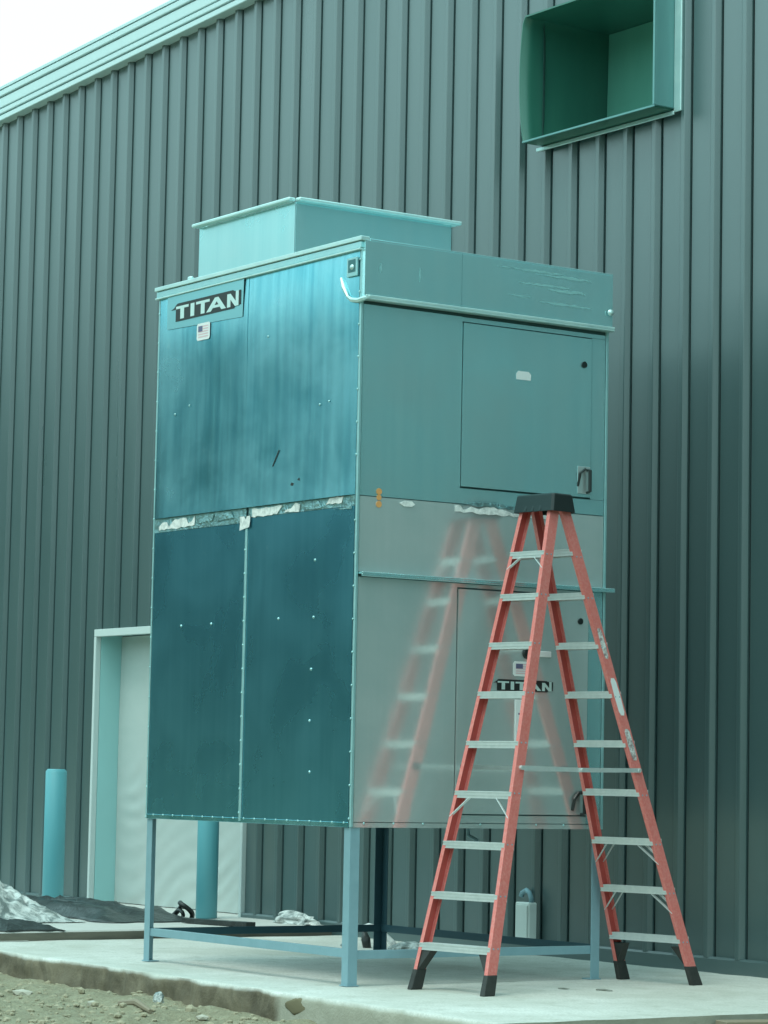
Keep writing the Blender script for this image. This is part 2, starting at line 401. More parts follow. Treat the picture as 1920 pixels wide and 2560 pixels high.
# distant woods all round, seen only as reflections and light
mb = MB(); bmi = bmesh.new(); bmesh.ops.create_icosphere(bmi, subdivisions=2, radius=1)
iv = [v_.co.copy() for v_ in bmi.verts]; ifc = [[v_.index for v_ in f.verts] for f in bmi.faces]; bmi.free()
rnd = random.Random(3)
for k in range(760):
    a = rnd.uniform(0, 2*math.pi); d = rnd.uniform(78, 100)
    hh = rnd.uniform(10, 13.2); rr = rnd.uniform(3.5, 6); cx, cy = d*math.cos(a), d*math.sin(a)
    off = Vector((rnd.random()*50, rnd.random()*50, 0))
    mb.add([(cx+p.x*rr*(1+.35*noise.noise(p*2+off)), cy+p.y*rr*(1+.35*noise.noise(p*2+off)), hh*.62+p.z*hh*.75*(1+.4*noise.noise(p*2.3+off))) for p in iv], ifc)
o = mb.build('distant_woods', LEAF, smooth=False); tag(o, 'far dark line of woodland across the open ground', 'trees', kind='stuff')

# ------------------------------------------------------------------ metal building
B = empty('metal_building', (-1.5, WY, 0)); tag(B, 'large metal building clad in dark ribbed steel with pale sloping roof trim', 'building')
def rake(x): return 7.40+.0489*(x+10.82)
PX = .3048; XS = .034
DX0, DX1, DZ = -8.545, -6.035, 2.405            # doorway
FRAME = mat('pale_door_trim', (.55,.62,.61), .45)
HX0, HX1, HZ0, HZ1 = -2.17, -.71, 5.73, 6.63    # exhaust opening
def panel(x0, x1, zb, zt, first=True, clipa=None):
    p = PX
    prof = [(.007,.012),(.012,0),(.204,0),(.2095,-.002),(.232,-.034),(.238,-.037),(.268,-.037),(.274,-.034),(.2915,0.0),(.2925,.012)]
    pts = [(x0+a, WY+b) for a, b in prof]
    # clip horizontally to x range
    if clipa:
        lo, hi = clipa; q_ = []
        for (xa_, ya_), (xb_, yb_) in zip(pts[:-1], pts[1:]):
            for t in (0, 1):
                pass
        def yat(x):
            for (xa_, ya_), (xb_, yb_) in zip(pts[:-1], pts[1:]):
                if xa_ <= x <= xb_: return ya_+(yb_-ya_)*(x-xa_)/max(1e-6, xb_-xa_)
            return WY
        q_ = [p_ for p_ in pts if lo < p_[0] < hi]
        if lo > pts[0][0]: q_ = [(lo, yat(lo))]+q_
        if hi < pts[-1][0]: q_ = q_+[(hi, yat(hi))]
        pts = q_
    n = len(pts)
    mb = MB(); rows_ = [zb, zt]
    for (x, y) in pts: mb.v.append((x, y, zb))
    for (x, y) in pts: mb.v.append((x, y, zt if zt is not None else rake(x)+.1))
    # back skin gives the sheet thickness
    for (x, y) in pts: mb.v.append((x, y+.004, zb))
    for (x, y) in pts: mb.v.append((x, y+.004, zt if zt is not None else rake(x)+.1))
    for i in range(n-1):
        mb.f.append((i, i+1, n+i+1, n+i)); mb.f.append((2*n+i, 3*n+i, 3*n+i+1, 2*n+i+1)); mb.f.append((i, 2*n+i, 2*n+i+1, i+1))
    mb.f.append((0, n, 3*n, 2*n)); mb.f.append((n-1, 3*n-1, 4*n-1, 2*n-1))
    return mb.build('wall_panel', PANEL, B)
k0 = int(math.floor((-14-XS)/PX)); k1 = int(math.ceil((13-XS)/PX))
ZB = .095
for k in range(k0, k1):
    x0 = XS+k*PX; x1 = x0+PX
    segs = []
    if x1 <= DX0 or x0 >= DX1: segs.append((ZB, None, None)) if not (x1 > HX0 and x0 < HX1) else None
    elif x0 >= DX0 and x1 <= DX1: segs.append((DZ, None, None))
    else:
        if x0 < DX0: segs += [(ZB, DZ, (x0, DX0)), (DZ, None, None)]
        else: segs += [(ZB, DZ, (DX1, x1)), (DZ, None, None)]
    if x1 > HX0 and x0 < HX1:
        segs += [(ZB, HZ0, None), (HZ1, None, None)]
        if x0 < HX0: segs.append((HZ0, HZ1, (x0, HX0)))
        if x1 > HX1: segs.append((HZ0, HZ1, (HX1, x1)))
    for zb, zt, cl in segs: panel(x0, x1, zb, zt, clipa=cl)
# framing behind the sheets (dark), split round the two openings
def bk(a, b, name='girt_backing'): box(name, a, b, DARK, B)
mb = MB()
def wedge(xa_, xb_, za, zf, y0_, y1_):
    mb.add([(xa_,y0_,za),(xb_,y0_,za),(xb_,y1_,za),(xa_,y1_,za),(xa_,y0_,zf(xa_)),(xb_,y0_,zf(xb_)),(xb_,y1_,zf(xb_)),(xa_,y1_,zf(xa_))],
           [(0,3,2,1),(4,5,6,7),(0,1,5,4),(1,2,6,5),(2,3,7,6),(3,0,4,7)])
yb0, yb1 = WY+.018, WY+.20
top_ = lambda x: rake(x)+.12
wedge(-14, DX0-.02, -.2, top_, yb0, yb1); wedge(DX0-.02, DX1+.02, DZ+.02, top_, yb0, yb1)
wedge(DX1+.02, HX0-.08, -.2, top_, yb0, yb1); wedge(HX0-.08, HX1+.01, -.2, lambda x: HZ0-.02, yb0, yb1)
wedge(HX0-.08, HX1+.01, HZ1+.02, top_, yb0, yb1); wedge(HX1+.01, 13, -.2, top_, yb0, yb1)
mb.build('wall_framing', DARK, B)
# base trim
for xa_, xb_ in ((-14, DX0-.03), (DX1+.03, 13)):
    mb = MB(); pr = [(0,0),(0,-.036),(.03,-.040),(.095,-.040),(.105,-.036),(.105,0)]
    mb.prism(pr, [(xa_, WY+.008+y, -.05+zz*1.45) for zz, y in pr], [(xb_, WY+.008+y, -.05+zz*1.45) for zz, y in pr]); mb.build('base_trim', PANEL, B)
# rake trim in four stepped bands
bands = [(.000, .054, -.100), (.064, .114, -.106), (.124, .222, -.104), (.232, .292, -.116)]
for (za, zb_, yo) in bands:
    mb = MB(); xa_, xb_ = -14.2, 13.2
    pr = [(.02, za), (yo, za), (yo-.004, za+.006), (yo-.004, zb_-.008), (yo+.006, zb_), (.02, zb_)]
    mb.prism(pr, [(xa_, WY+y, rake(xa_)+zz) for y, zz in pr], [(xb_, WY+y, rake(xb_)+zz) for y, zz in pr]); mb.build('rake_trim', RAKE, B)
mb = MB(); mb.add([(-14.2,WY-.12,rake(-14.2)+.30),(13.2,WY-.12,rake(13.2)+.30),(13.2,WY+22,rake(13.2)+.30),(-14.2,WY+22,rake(-14.2)+.30),
    (-14.2,WY-.12,rake(-14.2)+.326),(13.2,WY-.12,rake(13.2)+.326),(13.2,WY+22,rake(13.2)+.326),(-14.2,WY+22,rake(-14.2)+.326)],
    [(0,3,2,1),(4,5,6,7),(0,1,5,4),(1,2,6,5),(2,3,7,6),(3,0,4,7)]); mb.build('roof', RAKE, B)
mb = MB(); mb.box((-14.1, WY+.21, -.2), (-14, WY+22, 7.2)); mb.box((13, WY+.21, -.2), (13.1, WY+22, 8.5)); mb.box((-14, WY+21.9, -.2), (13, WY+22, 7.3)); mb.build('side_wall', PANEL, B)
# doorway
FRAME = mat('pale_door_trim', (.55,.62,.61), .45)
dr = box('doorway_head_trim', (DX0-.030, WY-.040, DZ-.004), (DX1+.030, WY+.012, DZ+.060), FRAME, B, .003)
box('doorway_side_trim', (DX0-.030, WY-.040, 0.066), (DX0+.006, WY+.012, DZ-.006), FRAME, B, .003)
box('doorway_side_trim', (DX1-.006, WY-.040, 0.066), (DX1+.030, WY+.012, DZ-.006), FRAME, B, .003)
box('door_jamb', (DX0-.015, WY+.014, .066), (DX0+.008, WY+.23, DZ+.01), JAMB, B)
box('door_jamb', (DX1-.008, WY+.014, .066), (DX1+.015, WY+.23, DZ+.01), JAMB, B)
box('door_head', (DX0-.015, WY+.014, DZ+.012), (DX1+.015, WY+.23, DZ+.034), JAMB, B)
box('door_sill', (DX0-.02, WY-.03, .030), (DX1+.02, WY+.3, .064), STOOPM, B)
# wrinkled sheeting drawn across the opening
mb = MB(); nx, nz = 70, 90
for j in range(nz+1):
    for i in range(nx+1):
        u = i/nx; t = j/nz; x = DX0+.01+(DX1-DX0-.02)*u; z_ = .07+(DZ-.065)*t
        low = max(0, 1-t*1.6)*(.35+.9*abs(noise.noise(Vector((u*2.2, t*4, 11)))))
        ph = (t*9 - u*3.2*(.3+u) + .8*noise.noise(Vector((u*3, t*3, 0))))
        wr = .017*low*min(1, u*7)*min(1, (1-u)*7)*math.sin(ph*9)*(.4+.6*abs(noise.noise(Vector((u*4, t*2, 4)))*2))
        sag = .05*math.sin(math.pi*u)*math.sin(math.pi*min(1, t))
        big = .02*noise.noise(Vector((u*2.5, t*1.3, 9)))
        mb.v.append((x, WY+.215-sag*.6+wr+big, z_))
for j in range(nz):
    for i in range(nx): a = j*(nx+1)+i; mb.f.append((a, a+1, a+nx+2, a+nx+1))
mb.build('door_sheeting', DOORW, B, smooth=True)
box('door_backing', (DX0-.015, WY+.27, .066), (DX1+.015, WY+.29, DZ+.01), DARK, B)

# ------------------------------------------------------------------ exhaust hood on the wall
H = empty('exhaust_hood', (-1.44, WY-.2, HZ0)); tag(H, 'boxy green lined sheet metal vent box projecting high on the ribbed wall', 'vent')
d0, d1 = WY-.205, WY+.60; t = .012
def fr(x0, x1, z0, z1, name='wall_flange'):
    box(name, (x0, WY-.050, z0), (x1, WY-.034, z1), BRIGHT, H, .004)
fr(HX1+.003, HX1+.075, HZ0-.03, HZ1+.04); fr(HX0-.055, HX1+.001, HZ0-.045, HZ0-.018); fr(HX0-.055, HX1+.001, HZ1+.006, HZ1+.04); pass
box('flange_return', (HX1+.062, WY-.034, HZ0-.03), (HX1+.075, WY+.0, HZ1+.04), BRIGHT, H, .003)
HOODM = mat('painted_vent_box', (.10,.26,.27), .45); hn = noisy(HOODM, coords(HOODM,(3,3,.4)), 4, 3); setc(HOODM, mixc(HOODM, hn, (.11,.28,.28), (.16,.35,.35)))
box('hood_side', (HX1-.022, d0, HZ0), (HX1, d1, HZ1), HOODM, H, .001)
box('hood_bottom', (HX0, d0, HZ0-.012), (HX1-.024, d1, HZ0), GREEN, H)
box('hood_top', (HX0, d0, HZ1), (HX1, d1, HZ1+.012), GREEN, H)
# far side sheet bows outward at its free edge
mb = MB(); nzz = 24; nyy = 8
for j in range(nzz+1):
    for i in range(nyy+1):
        z_ = HZ0+(HZ1-HZ0)*j/nzz; y = d0+(d1-d0)*i/nyy; fr_ = 1-i/nyy
        tt = j/nzz; bow = -.055*fr_*math.sin(math.pi*min(1, tt*.95+.0))**.7 if 0 < tt < 1 else 0
        mb.v.append((HX0+bow-.006, y, z_)); mb.v.append((HX0+bow+.006, y, z_))
Wn = (nyy+1)*2
for j in range(nzz):
    for i in range(nyy):
        a = j*Wn+i*2
        mb.f += [(a, a+2, a+2+Wn, a+Wn), (a+1, a+1+Wn, a+3+Wn, a+3)]
    mb.f.append((j*Wn, j*Wn+1, (j+1)*Wn+1, (j+1)*Wn))
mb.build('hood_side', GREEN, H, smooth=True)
box('hood_lip', (HX1-.02, d0-.012, HZ0+.002), (HX1-.001, d0-.001, HZ1), HOODM, H, .002)
box('hood_lip', (HX0+.0, d0-.012, HZ0-.014), (HX1-.001, d0-.001, HZ0+.0), HOODM, H, .002)
for i in range(1):
    za = HZ0+.012; zb_ = HZ1-.004
    zb_ = HZ1-.274+.0 if i == 2 and False else zb_
    mb = MB(); y0_ = d1-.04
    mb.prism([0]*4, [(HX0+.01, y0_-.02, za), (HX0+.01, y0_+.02, za), (HX0+.01, y0_+.02, zb_), (HX0+.01, y0_-.004, zb_)],
             [(HX1-.03, y0_-.02, za), (HX1-.03, y0_+.02, za), (HX1-.03, y0_+.02, zb_), (HX1-.03, y0_-.004, zb_)])
    mb.build('shutter_blade', GREENB, H)

# ------------------------------------------------------------------ rooftop unit cabinet on its stand
WL, WR, ZB_, ZS, ZT, ZD, Z2 = 2.3627, 1.8594, .9147, 2.8473, 4.3644, 3.994, 2.3928
U = empty('air_handling_unit', (-WL/2, WR/2, 0)); tag(U, 'tall galvanised steel makeup air cabinet on a four legged stand in front of the wall', 'air unit')
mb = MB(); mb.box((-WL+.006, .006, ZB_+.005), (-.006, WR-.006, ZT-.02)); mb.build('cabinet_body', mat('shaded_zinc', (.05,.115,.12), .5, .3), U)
XJ = -1.243
def nz3(x, z, s=0): return noise.noise(Vector((x, z, s)))
def upper(sd_):
    def f(x, z):
        t = (z-ZS)/(ZT-ZS)
        o = .018*math.exp(-(z-ZS)/.35)+.008*math.exp(-((z-ZS-1.2)/.35)**2)        # kicks out at the foot of the sheet
        o += .0035*math.sin(math.pi*t*1.05+.3*sd_)+.0022*nz3(x*1.4+sd_*9, z*1.1)+.0009*nz3(x*5, z*2, sd_)
        return o*min(1, 25*min(abs(x+WL), abs(x)))
    return f
def lower(sd_):
    def f(x, z): return .0022*nz3(x*1.2+sd_*7, z*.8, 3)+.0008*nz3(x*6, z*.7, sd_)+(.0022*math.sin((x-XJ)*2.3) if sd_ else -.001*math.sin((x+WL)*2))
    return f
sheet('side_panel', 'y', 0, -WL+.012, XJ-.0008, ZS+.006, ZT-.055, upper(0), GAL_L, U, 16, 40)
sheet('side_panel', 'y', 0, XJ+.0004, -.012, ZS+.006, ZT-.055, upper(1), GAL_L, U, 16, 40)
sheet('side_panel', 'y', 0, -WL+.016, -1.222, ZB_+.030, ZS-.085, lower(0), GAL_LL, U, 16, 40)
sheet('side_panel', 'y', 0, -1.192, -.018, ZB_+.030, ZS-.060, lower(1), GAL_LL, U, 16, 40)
# corner posts and edge trims
mb = MB(); mb.box((-.009, -.008, ZB_), (.010, .012, ZT-.06)); mb.build('corner_trim', TRIM, U, .003)
mb = MB(); mb.box((-WL-.004, -.009, ZB_), (-WL+.010, .02, ZT-.06)); mb.build('corner_trim', TRIM, U, .002)
mb = MB(); mb.box((-.02, WR-.014, ZB_), (.011, WR+.004, ZT-.06)); mb.build('corner_trim', TRIM, U, .002)
mb = MB(); mb.box((-1.219, -.013, ZB_+.01), (-1.196, .002, ZS-.10)); mb.build('joint_strip', TRIM, U, .003)
box('bottom_rail', (-WL+.012, -.010, ZB_), (-.016, .002, ZB_+.029), GAL_L, U, .002)
# seam between upper and lower sections, dark foil with torn white tape
box('seam_band', (-WL+.012, -.006, ZS-.084), (-1.222, .002, ZS+.004), FOIL, U)
box('seam_band', (-1.192, -.006, ZS-.058), (-.016, .002, ZS+.004), FOIL, U)
def torn(poly, axis, val, th=.004, m_=WHITE, jag=.006):
    rnd_ = random.Random(len(poly)*31+int(abs(poly[0][0])*100)); pts = []
    for i in range(len(poly)):
        a, b = poly[i], poly[(i+1) % len(poly)]
        L = math.hypot(b[0]-a[0], b[1]-a[1]); n = max(1, int(L/.03))
        for k in range(n):
            pts.append((a[0]+(b[0]-a[0])*k/n+rnd_.uniform(-jag, jag)*(k > 0), a[1]+(b[1]-a[1])*k/n+rnd_.uniform(-jag, jag)*(k > 0)))
    plate('tape_strip', pts, axis, val, th, m_, U)
Y = -.007
torn([(-2.285,2.775),(-1.84,2.785),(-1.835,2.845),(-1.87,2.812),(-1.92,2.800),(-1.945,2.838),(-2.08,2.838),(-2.14,2.805),(-2.16,2.79),(-2.19,2.825),(-2.24,2.825),(-2.285,2.80)], 'y', Y)
torn([(-1.275,2.715),(-1.225,2.722),(-1.165,2.73),(-1.157,2.80),(-1.19,2.80),(-1.205,2.775),(-1.225,2.80),(-1.272,2.80)], 'y', -.015)
torn([(-1.145,2.792),(-.86,2.792),(-.80,2.84),(-1.145,2.843)], 'y', Y)
torn([(-.775,2.795),(-.61,2.79),(-.60,2.835),(-.65,2.848),(-.70,2.815),(-.76,2.81)], 'y', Y)
torn([(-.315,2.812),(-.15,2.812),(-.13,2.852),(-.28,2.848)], 'y', Y)
torn([(-.25,2.785),(-.04,2.770),(-.05,2.80),(-.14,2.782)], 'y', Y, .004, FOIL)
torn([(-1.80,2.79),(-1.62,2.80),(-1.60,2.84),(-1.72,2.835)], 'y', Y, .005, FOIL)
torn([(-1.56,2.79),(-1.36,2.80),(-1.40,2.845),(-1.50,2.84)], 'y', Y, .006, FOIL)
torn([(-.56,2.80),(-.36,2.80),(-.40,2.845),(-.47,2.82)], 'y', Y, .006, FOIL)
# front face (towards the ladder)
FZ = lambda s_, amp=.0008: (lambda y, z: amp*nz3(y*2+s_, z*1.5, 5)+.0004*nz3(y*6, z*3, s_))
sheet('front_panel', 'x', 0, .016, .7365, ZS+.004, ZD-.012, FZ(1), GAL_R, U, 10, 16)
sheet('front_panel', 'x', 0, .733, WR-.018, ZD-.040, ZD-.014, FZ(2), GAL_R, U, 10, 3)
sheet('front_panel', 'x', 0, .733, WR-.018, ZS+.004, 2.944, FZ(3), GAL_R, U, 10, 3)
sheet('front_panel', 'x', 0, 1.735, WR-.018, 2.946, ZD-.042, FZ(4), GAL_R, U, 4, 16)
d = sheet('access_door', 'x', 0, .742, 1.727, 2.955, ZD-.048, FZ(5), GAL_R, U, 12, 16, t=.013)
mb = MB(); mb.tube([(.012,1.700,3.125),(.045,1.700,3.120),(.045,1.700,2.99),(.012,1.700,2.985)], .011, 8); link('door_handle', mb.mesh('door_handle'), BLACK, d)
o = box('handle_plate', (.0135, 1.625, 2.975), (.017, 1.722, 3.145), GAL_RL, d, .001)
mb = MB(); mb.tube([(.012,1.63,3.02),(.03,1.635,3.10),(.03,1.675,3.13)], .008, 8); link('door_handle', mb.mesh('door_handle'), BLACKM, d)
mb = MB(); mb.cyl((.012,1.665,3.779), (.022,1.665,3.779), .020, 16); link('lock_hole', mb.mesh('lock'), BLACK, d)
o = plate('rating_label', [(1.140,3.640),(1.250,3.640),(1.253,3.675),(1.235,3.692),(1.155,3.692),(1.140,3.675)], 'x', .0135, .002, STICKW, d)
# hood band at the top, with folded drip lip
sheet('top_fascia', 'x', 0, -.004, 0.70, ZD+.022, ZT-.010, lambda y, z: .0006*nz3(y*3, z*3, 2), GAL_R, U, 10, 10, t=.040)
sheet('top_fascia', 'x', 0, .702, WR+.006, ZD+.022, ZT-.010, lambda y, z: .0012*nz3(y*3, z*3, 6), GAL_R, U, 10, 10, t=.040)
mb = MB(); mb.box((0, -.006, ZD+.008), (.062, WR+.012, ZD+.020)); mb.box((.050, -.006, ZD+.020), (.062, WR+.012, ZD+.036)); mb.build('drip_edge', BRIGHT, U, .003)
for p_ in ([(-.19,-.018,4.155),(-.155,-.022,4.095),(-.105,-.024,4.030)], [(-.105,-.024,4.032),(-.06,-.026,4.008),(.0,-.022,3.998),(.045,-.010,4.006),(.062,.02,4.020)]):
    mb = MB(); mb.tube(p_, [.010]+[.015]*(len(p_)-2)+[.009], 6); mb.build('flashing_end', BRIGHT, U)
box('corner_bracket', (-.125, -.024, 4.150), (-.018, -.011, 4.262), TRIM, U, .002)
box('corner_bracket', (-.108, -.0262, 4.176), (-.034, -.0245, 4.250), mat('dull_teal_steel', (.07,.19,.20), .5, .5), U)
mb = MB(); mb.dome((-.066,-.024,4.205), (0,-1,0), .019, .012); mb.build('bolt', BRIGHT, U, smooth=True)
mb = MB(); mb.dome((.05, WR-.02, 4.12), (1,0,0), .022, .02); mb.build('bolt', BRIGHT, U, smooth=True)
# roof cap
mb = MB(); mb.box((-WL-.018, -.022, ZT-.052), (.016, WR+.01, ZT-.012)); mb.build('roof_cap', GAL_C, U, .004)
MB().box((-WL-.026, -.034, ZT-.010), (.034, .030, ZT+.016)).build('roof_cap', BRIGHT, U, .003)
MB().box((-WL-.026, .031, ZT-.010), (.036, WR+.014, ZT+.004)).build('roof_cap', GAL_R, U, .002)
MB().box((-WL-.022, -.030, ZT-.064), (.012, -.0005, ZT-.0535)).build('roof_cap', BRIGHT, U, .002)
# middle drip lip and lower section
mb = MB(); mb.box((0, .014, Z2-.006), (.050, WR+.045, Z2+.006)); mb.box((.038, .014, Z2-.020), (.050, WR+.045, Z2-.006)); mb.build('drip_edge', GAL_R, U, .002)
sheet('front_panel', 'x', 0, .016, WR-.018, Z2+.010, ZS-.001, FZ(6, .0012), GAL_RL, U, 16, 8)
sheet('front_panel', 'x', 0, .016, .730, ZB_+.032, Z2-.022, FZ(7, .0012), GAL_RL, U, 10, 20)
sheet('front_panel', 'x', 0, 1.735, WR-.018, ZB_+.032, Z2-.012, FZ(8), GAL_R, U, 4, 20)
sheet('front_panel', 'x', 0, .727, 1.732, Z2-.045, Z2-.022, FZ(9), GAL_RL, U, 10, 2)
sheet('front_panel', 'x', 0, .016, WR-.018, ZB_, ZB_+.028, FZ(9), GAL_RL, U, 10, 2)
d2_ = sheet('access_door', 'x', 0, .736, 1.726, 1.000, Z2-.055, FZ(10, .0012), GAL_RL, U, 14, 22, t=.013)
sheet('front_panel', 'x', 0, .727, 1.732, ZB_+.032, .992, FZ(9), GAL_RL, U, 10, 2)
mb = MB(); mb.cyl((.012,1.661,2.186), (.022,1.661,2.186), .019, 16); link('lock_hole', mb.mesh('lock'), BLACK, d2_)
mb = MB(); mb.tube([(.012,1.690,1.135),(.045,1.690,1.13),(.045,1.690,1.01),(.012,1.690,1.005)], .012, 8); link('door_handle', mb.mesh('door_handle'), BLACK, d2_)
mb = MB(); mb.tube([(.012,1.62,1.03),(.035,1.62,1.10),(.035,1.65,1.135),(.012,1.685,1.14)], .011, 8); link('door_handle', mb.mesh('door_handle'), BLACKM, d2_)
# lower door furniture
mb = MB(); mb.cyl((.0135,1.252,1.972), (.030,1.252,1.972), .034, 18, .030); link('reflector_knob', mb.mesh('knob', .002), BLACK, d2_)
o = box('door_latch', (.0135, 1.300, 1.955), (.030, 1.43, 1.990), STICKW, d2_, .003)
box('gauge_strip', (.0135, 1.168, 1.430), (.020, 1.262, 1.690), STICKW, d2_, .002)
for zz in (1.60, 1.52): box('gauge_mark', (.020, 1.19, zz), (.0212, 1.225, zz+.010), FLAGB, d2_)
# flag stickers
def flag(axis, val, u0_, z0, wd, ht):
    sx_ = 1
    rr = .012; pol = [(u0_+rr,z0),(u0_+wd-rr,z0),(u0_+wd,z0+rr),(u0_+wd,z0+ht-rr),(u0_+wd-rr,z0+ht),(u0_+rr,z0+ht),(u0_,z0+ht-rr),(u0_,z0+rr)]
    f = plate('flag_sticker', pol, axis, val, .002, STICKW, U)
    sg = -1 if axis == 'y' else 1; v2 = val+sg*.002
    a, b = u0_+wd*.12, u0_+wd*.88; c, d_ = z0+ht*.16, z0+ht*.84
    hh = (d_-c)/9
    for i in range(0, 9, 2): plate('flag_stripe', [(a, c+i*hh), (b, c+i*hh), (b, c+(i+1)*hh), (a, c+(i+1)*hh)], axis, v2, .0008, FLAGR, f)
    plate('flag_canton', [(a, d_-(d_-c)*.48), (a+(b-a)*.42, d_-(d_-c)*.48), (a+(b-a)*.42, d_), (a, d_)], axis, v2, .0014, FLAGB, f)
flag('y', -.0185, -1.852, 3.968, .160, .110)
flag('x', .0135, 1.150, 1.832, .165, .090)
# name plates: black body with the letters showing pale
def titan(axis, val, u0_, z0, wd, ht, blackp, parent_label=True):
    X = lambda t: u0_+wd*t
    Zf = lambda t: z0+ht*t
    sg = -1 if axis == 'y' else 1
    bd = plate('nameplate', [(X(a), Zf(b)) for a, b in blackp], axis, val, .003, BLACK, U)
    v2 = val+sg*.003
    def g(poly): plate('letter', [(X(a), Zf(b)) for a, b in poly], axis, v2, .0015, LETTER, bd)
    s_ = .055
    def T(a, w_): g([(a,.86),(a,.70),(a+w_*.5-s_/2,.70),(a+w_*.5-s_/2,.06),(a+w_*.5+s_/2,.06),(a+w_*.5+s_/2,.70),(a+w_,.70),(a+w_,.86)])
    T(.075, .185)
    g([(.290,.06),(.345,.06),(.345,.86),(.290,.86)])
    T(.370, .195)
    g([(.520,.06),(.640,.86),(.690,.86),(.800,.06),(.735,.06),(.712,.24),(.612,.24),(.585,.06)])
    g([(.640,.40),(.695,.40),(.668,.62)]) if False else None
    plate('letter_hole', [(X(.640),Zf(.40)),(X(.693),Zf(.40)),(X(.668),Zf(.60))], axis, v2+sg*.0015, .001, BLACK, bd)
    g([(.815,.06),(.815,.86),(.862,.86),(.935,.36),(.935,.96),(.975,.96),(.975,.06),(.925,.06),(.862,.50),(.862,.06)])
bp_ = [(0,.66),(.035,.74),(.075,.97),(.10,1.03),(.90,1.03),(.915,.98),(.925,.60),(.985,.55),(.985,1.0),(1.0,1.0),(1.0,.02),(.96,-.02),(.90,.12),(.86,-.06),(.07,-.06),(.07,.66)]
bp_ = [(0,.70),(.04,.78),(.08,1.0),(.10,1.05),(.89,1.05),(.91,.98),(.94,.96),(1.0,.97),(1.0,.10),(.95,.10),(.92,.04),(.90,-.06),(.07,-.06),(.07,.70)]
bk_ = plate('backing_sticker', [(-2.236,4.085),(-1.30,4.060),(-1.292,4.300),(-2.236,4.300)], 'y', -.0180, .0012, STICK, U)
titan('y', -.0195, -2.183, 4.132, .860, .106, bp_)
titan('x', .0135, 1.000, 1.745, .455, .062, bp_)
torn([(.296,2.822),(.33,2.805),(.385,2.805),(.408,2.820),(.385,2.838),(.33,2.838)], 'x', .006, .004, WHITE, .002)
torn([(.705,2.800),(1.45,2.800),(1.46,2.832),(1.40,2.815),(1.33,2.840),(1.20,2.838),(1.14,2.812),(1.05,2.835),(.95,2.846),(.88,2.825),(.82,2.838),(.76,2.815),(.74,2.842),(.705,2.838)], 'x', .006)
torn([(.72,2.842),(1.5,2.842),(1.5,2.862),(1.2,2.856),(.9,2.870)], 'x', .006, .006, FOIL)
for zz, rr in ((2.805,.020), (2.845,.017), (2.880,.020)):
    mb = MB(); mb.cyl((.0055,.150,zz), (.008,.150,zz), rr, 12); mb.build('paint_mark', ORANGE, U)
# scratches and dents marked on the side
plate('scuff', [(-.915,3.085),(-.90,3.09),(-.835,3.18),(-.842,3.185)], 'y', -.0175, .0012, BLACKM, U)
plate('scuff', [(-.70,2.955),(-.67,2.95),(-.66,2.965),(-.69,2.972)], 'y', -.0185, .0012, BLACKM, U)
plate('scuff', [(-.625,2.985),(-.595,2.975),(-.60,2.995)], 'y', -.0185, .0012, BLACKM, U)
# pale rub marks on the fascia
RUB = mat('rubbed_zinc', (.46,.78,.79), .4, .6)
for (ya, za, L, h_) in ((.95,4.315,.55,.010),(1.25,4.300,.45,.014),(1.12,4.235,.42,.012),(1.35,4.215,.30,.018),(1.05,4.150,.18,.008),(1.28,4.130,.42,.012),(.10,4.20,.012,.05),(.385,4.19,.010,.07)):
    torn([(ya, za),(ya+L*.4, za-h_*.6+.004*0),(ya+L, za-h_*.2),(ya+L*.9, za+h_*.5),(ya+L*.5, za+h_*.6)], 'x', .0408, .0008, RUB, .004)
# screws
mb = MB()
for z_ in [ZB_+.05+i*.193 for i in range(18)]:
    if abs(z_-ZS) > .05: mb.dome((-.004, -.011, z_), (0,-1,0), .0075, .004)
    mb.dome((-WL+.003, -.009, z_-.04), (0,-1,0), .0075, .004)
for z_ in [ZB_+.06+i*.147 for i in range(12)]: mb.dome((-1.214, -.013, z_), (0,-1,0), .0075, .004)
for i in range(19):
    x = -WL+.10+i*.1225
    if x < -.03: mb.dome((x, -.010, ZB_+.026), (0,-1,0), .0075, .004)
for i in range(9): mb.dome((.005, .09+i*.21, ZB_+.024), (1,0,0), .007, .004)
for x, z_ in ((-1.978,2.146),(-1.607,2.147),(-.821,2.152),(-.427,2.489),(-.431,2.148),(-.445,1.839),(-.45,1.533),(-.438,1.23)): mb.dome((x, -.006, z_), (0,-1,0), .010, .006)
for x, z_ in ((-2.11,3.52),(-1.93,3.56),(-.40,3.42),(-.30,3.43),(-1.0,3.9)): mb.dome((x, -.015, z_), (0,-1,0), .008, .004)
stuff(mb.build('screws', TRIM, U, smooth=True))
# roof curb
CX0, CX1, CY0, CY1, CZ0, CZ1 = -2.055, -.905, .10, 1.295, 4.40, 4.745
th = .006
box('curb_wall', (CX0, CY0, CZ0), (CX1, CY0+th, CZ1), GAL_C, U, .001)
box('curb_wall', (CX1-th, CY0+th+.001, CZ0), (CX1, CY1, CZ1), GAL_R, U, .001)
box('curb_wall', (CX0, CY0+th+.001, CZ0), (CX0+th, CY1, CZ1), GAL_C, U, .001)
box('curb_wall', (CX0+th+.001, CY1-th, CZ0), (CX1-th-.001, CY1, CZ1), GAL_C, U, .001)
f_ = .050
for a, b in (((CX0-.022, CY0-f_), (CX1+.004, CY0+.002)), ((CX1-.006, CY0+.003), (CX1+f_, CY1+f_)), ((CX0-.022, CY0+.003), (CX0+.002, CY1+f_)), ((CX0+.003, CY1), (CX1-.007, CY1+f_))):
    MB().box((a[0], a[1], CZ1+.001), (b[0], b[1], CZ1+.024)).build('curb_rim', BRIGHT, U, .006)
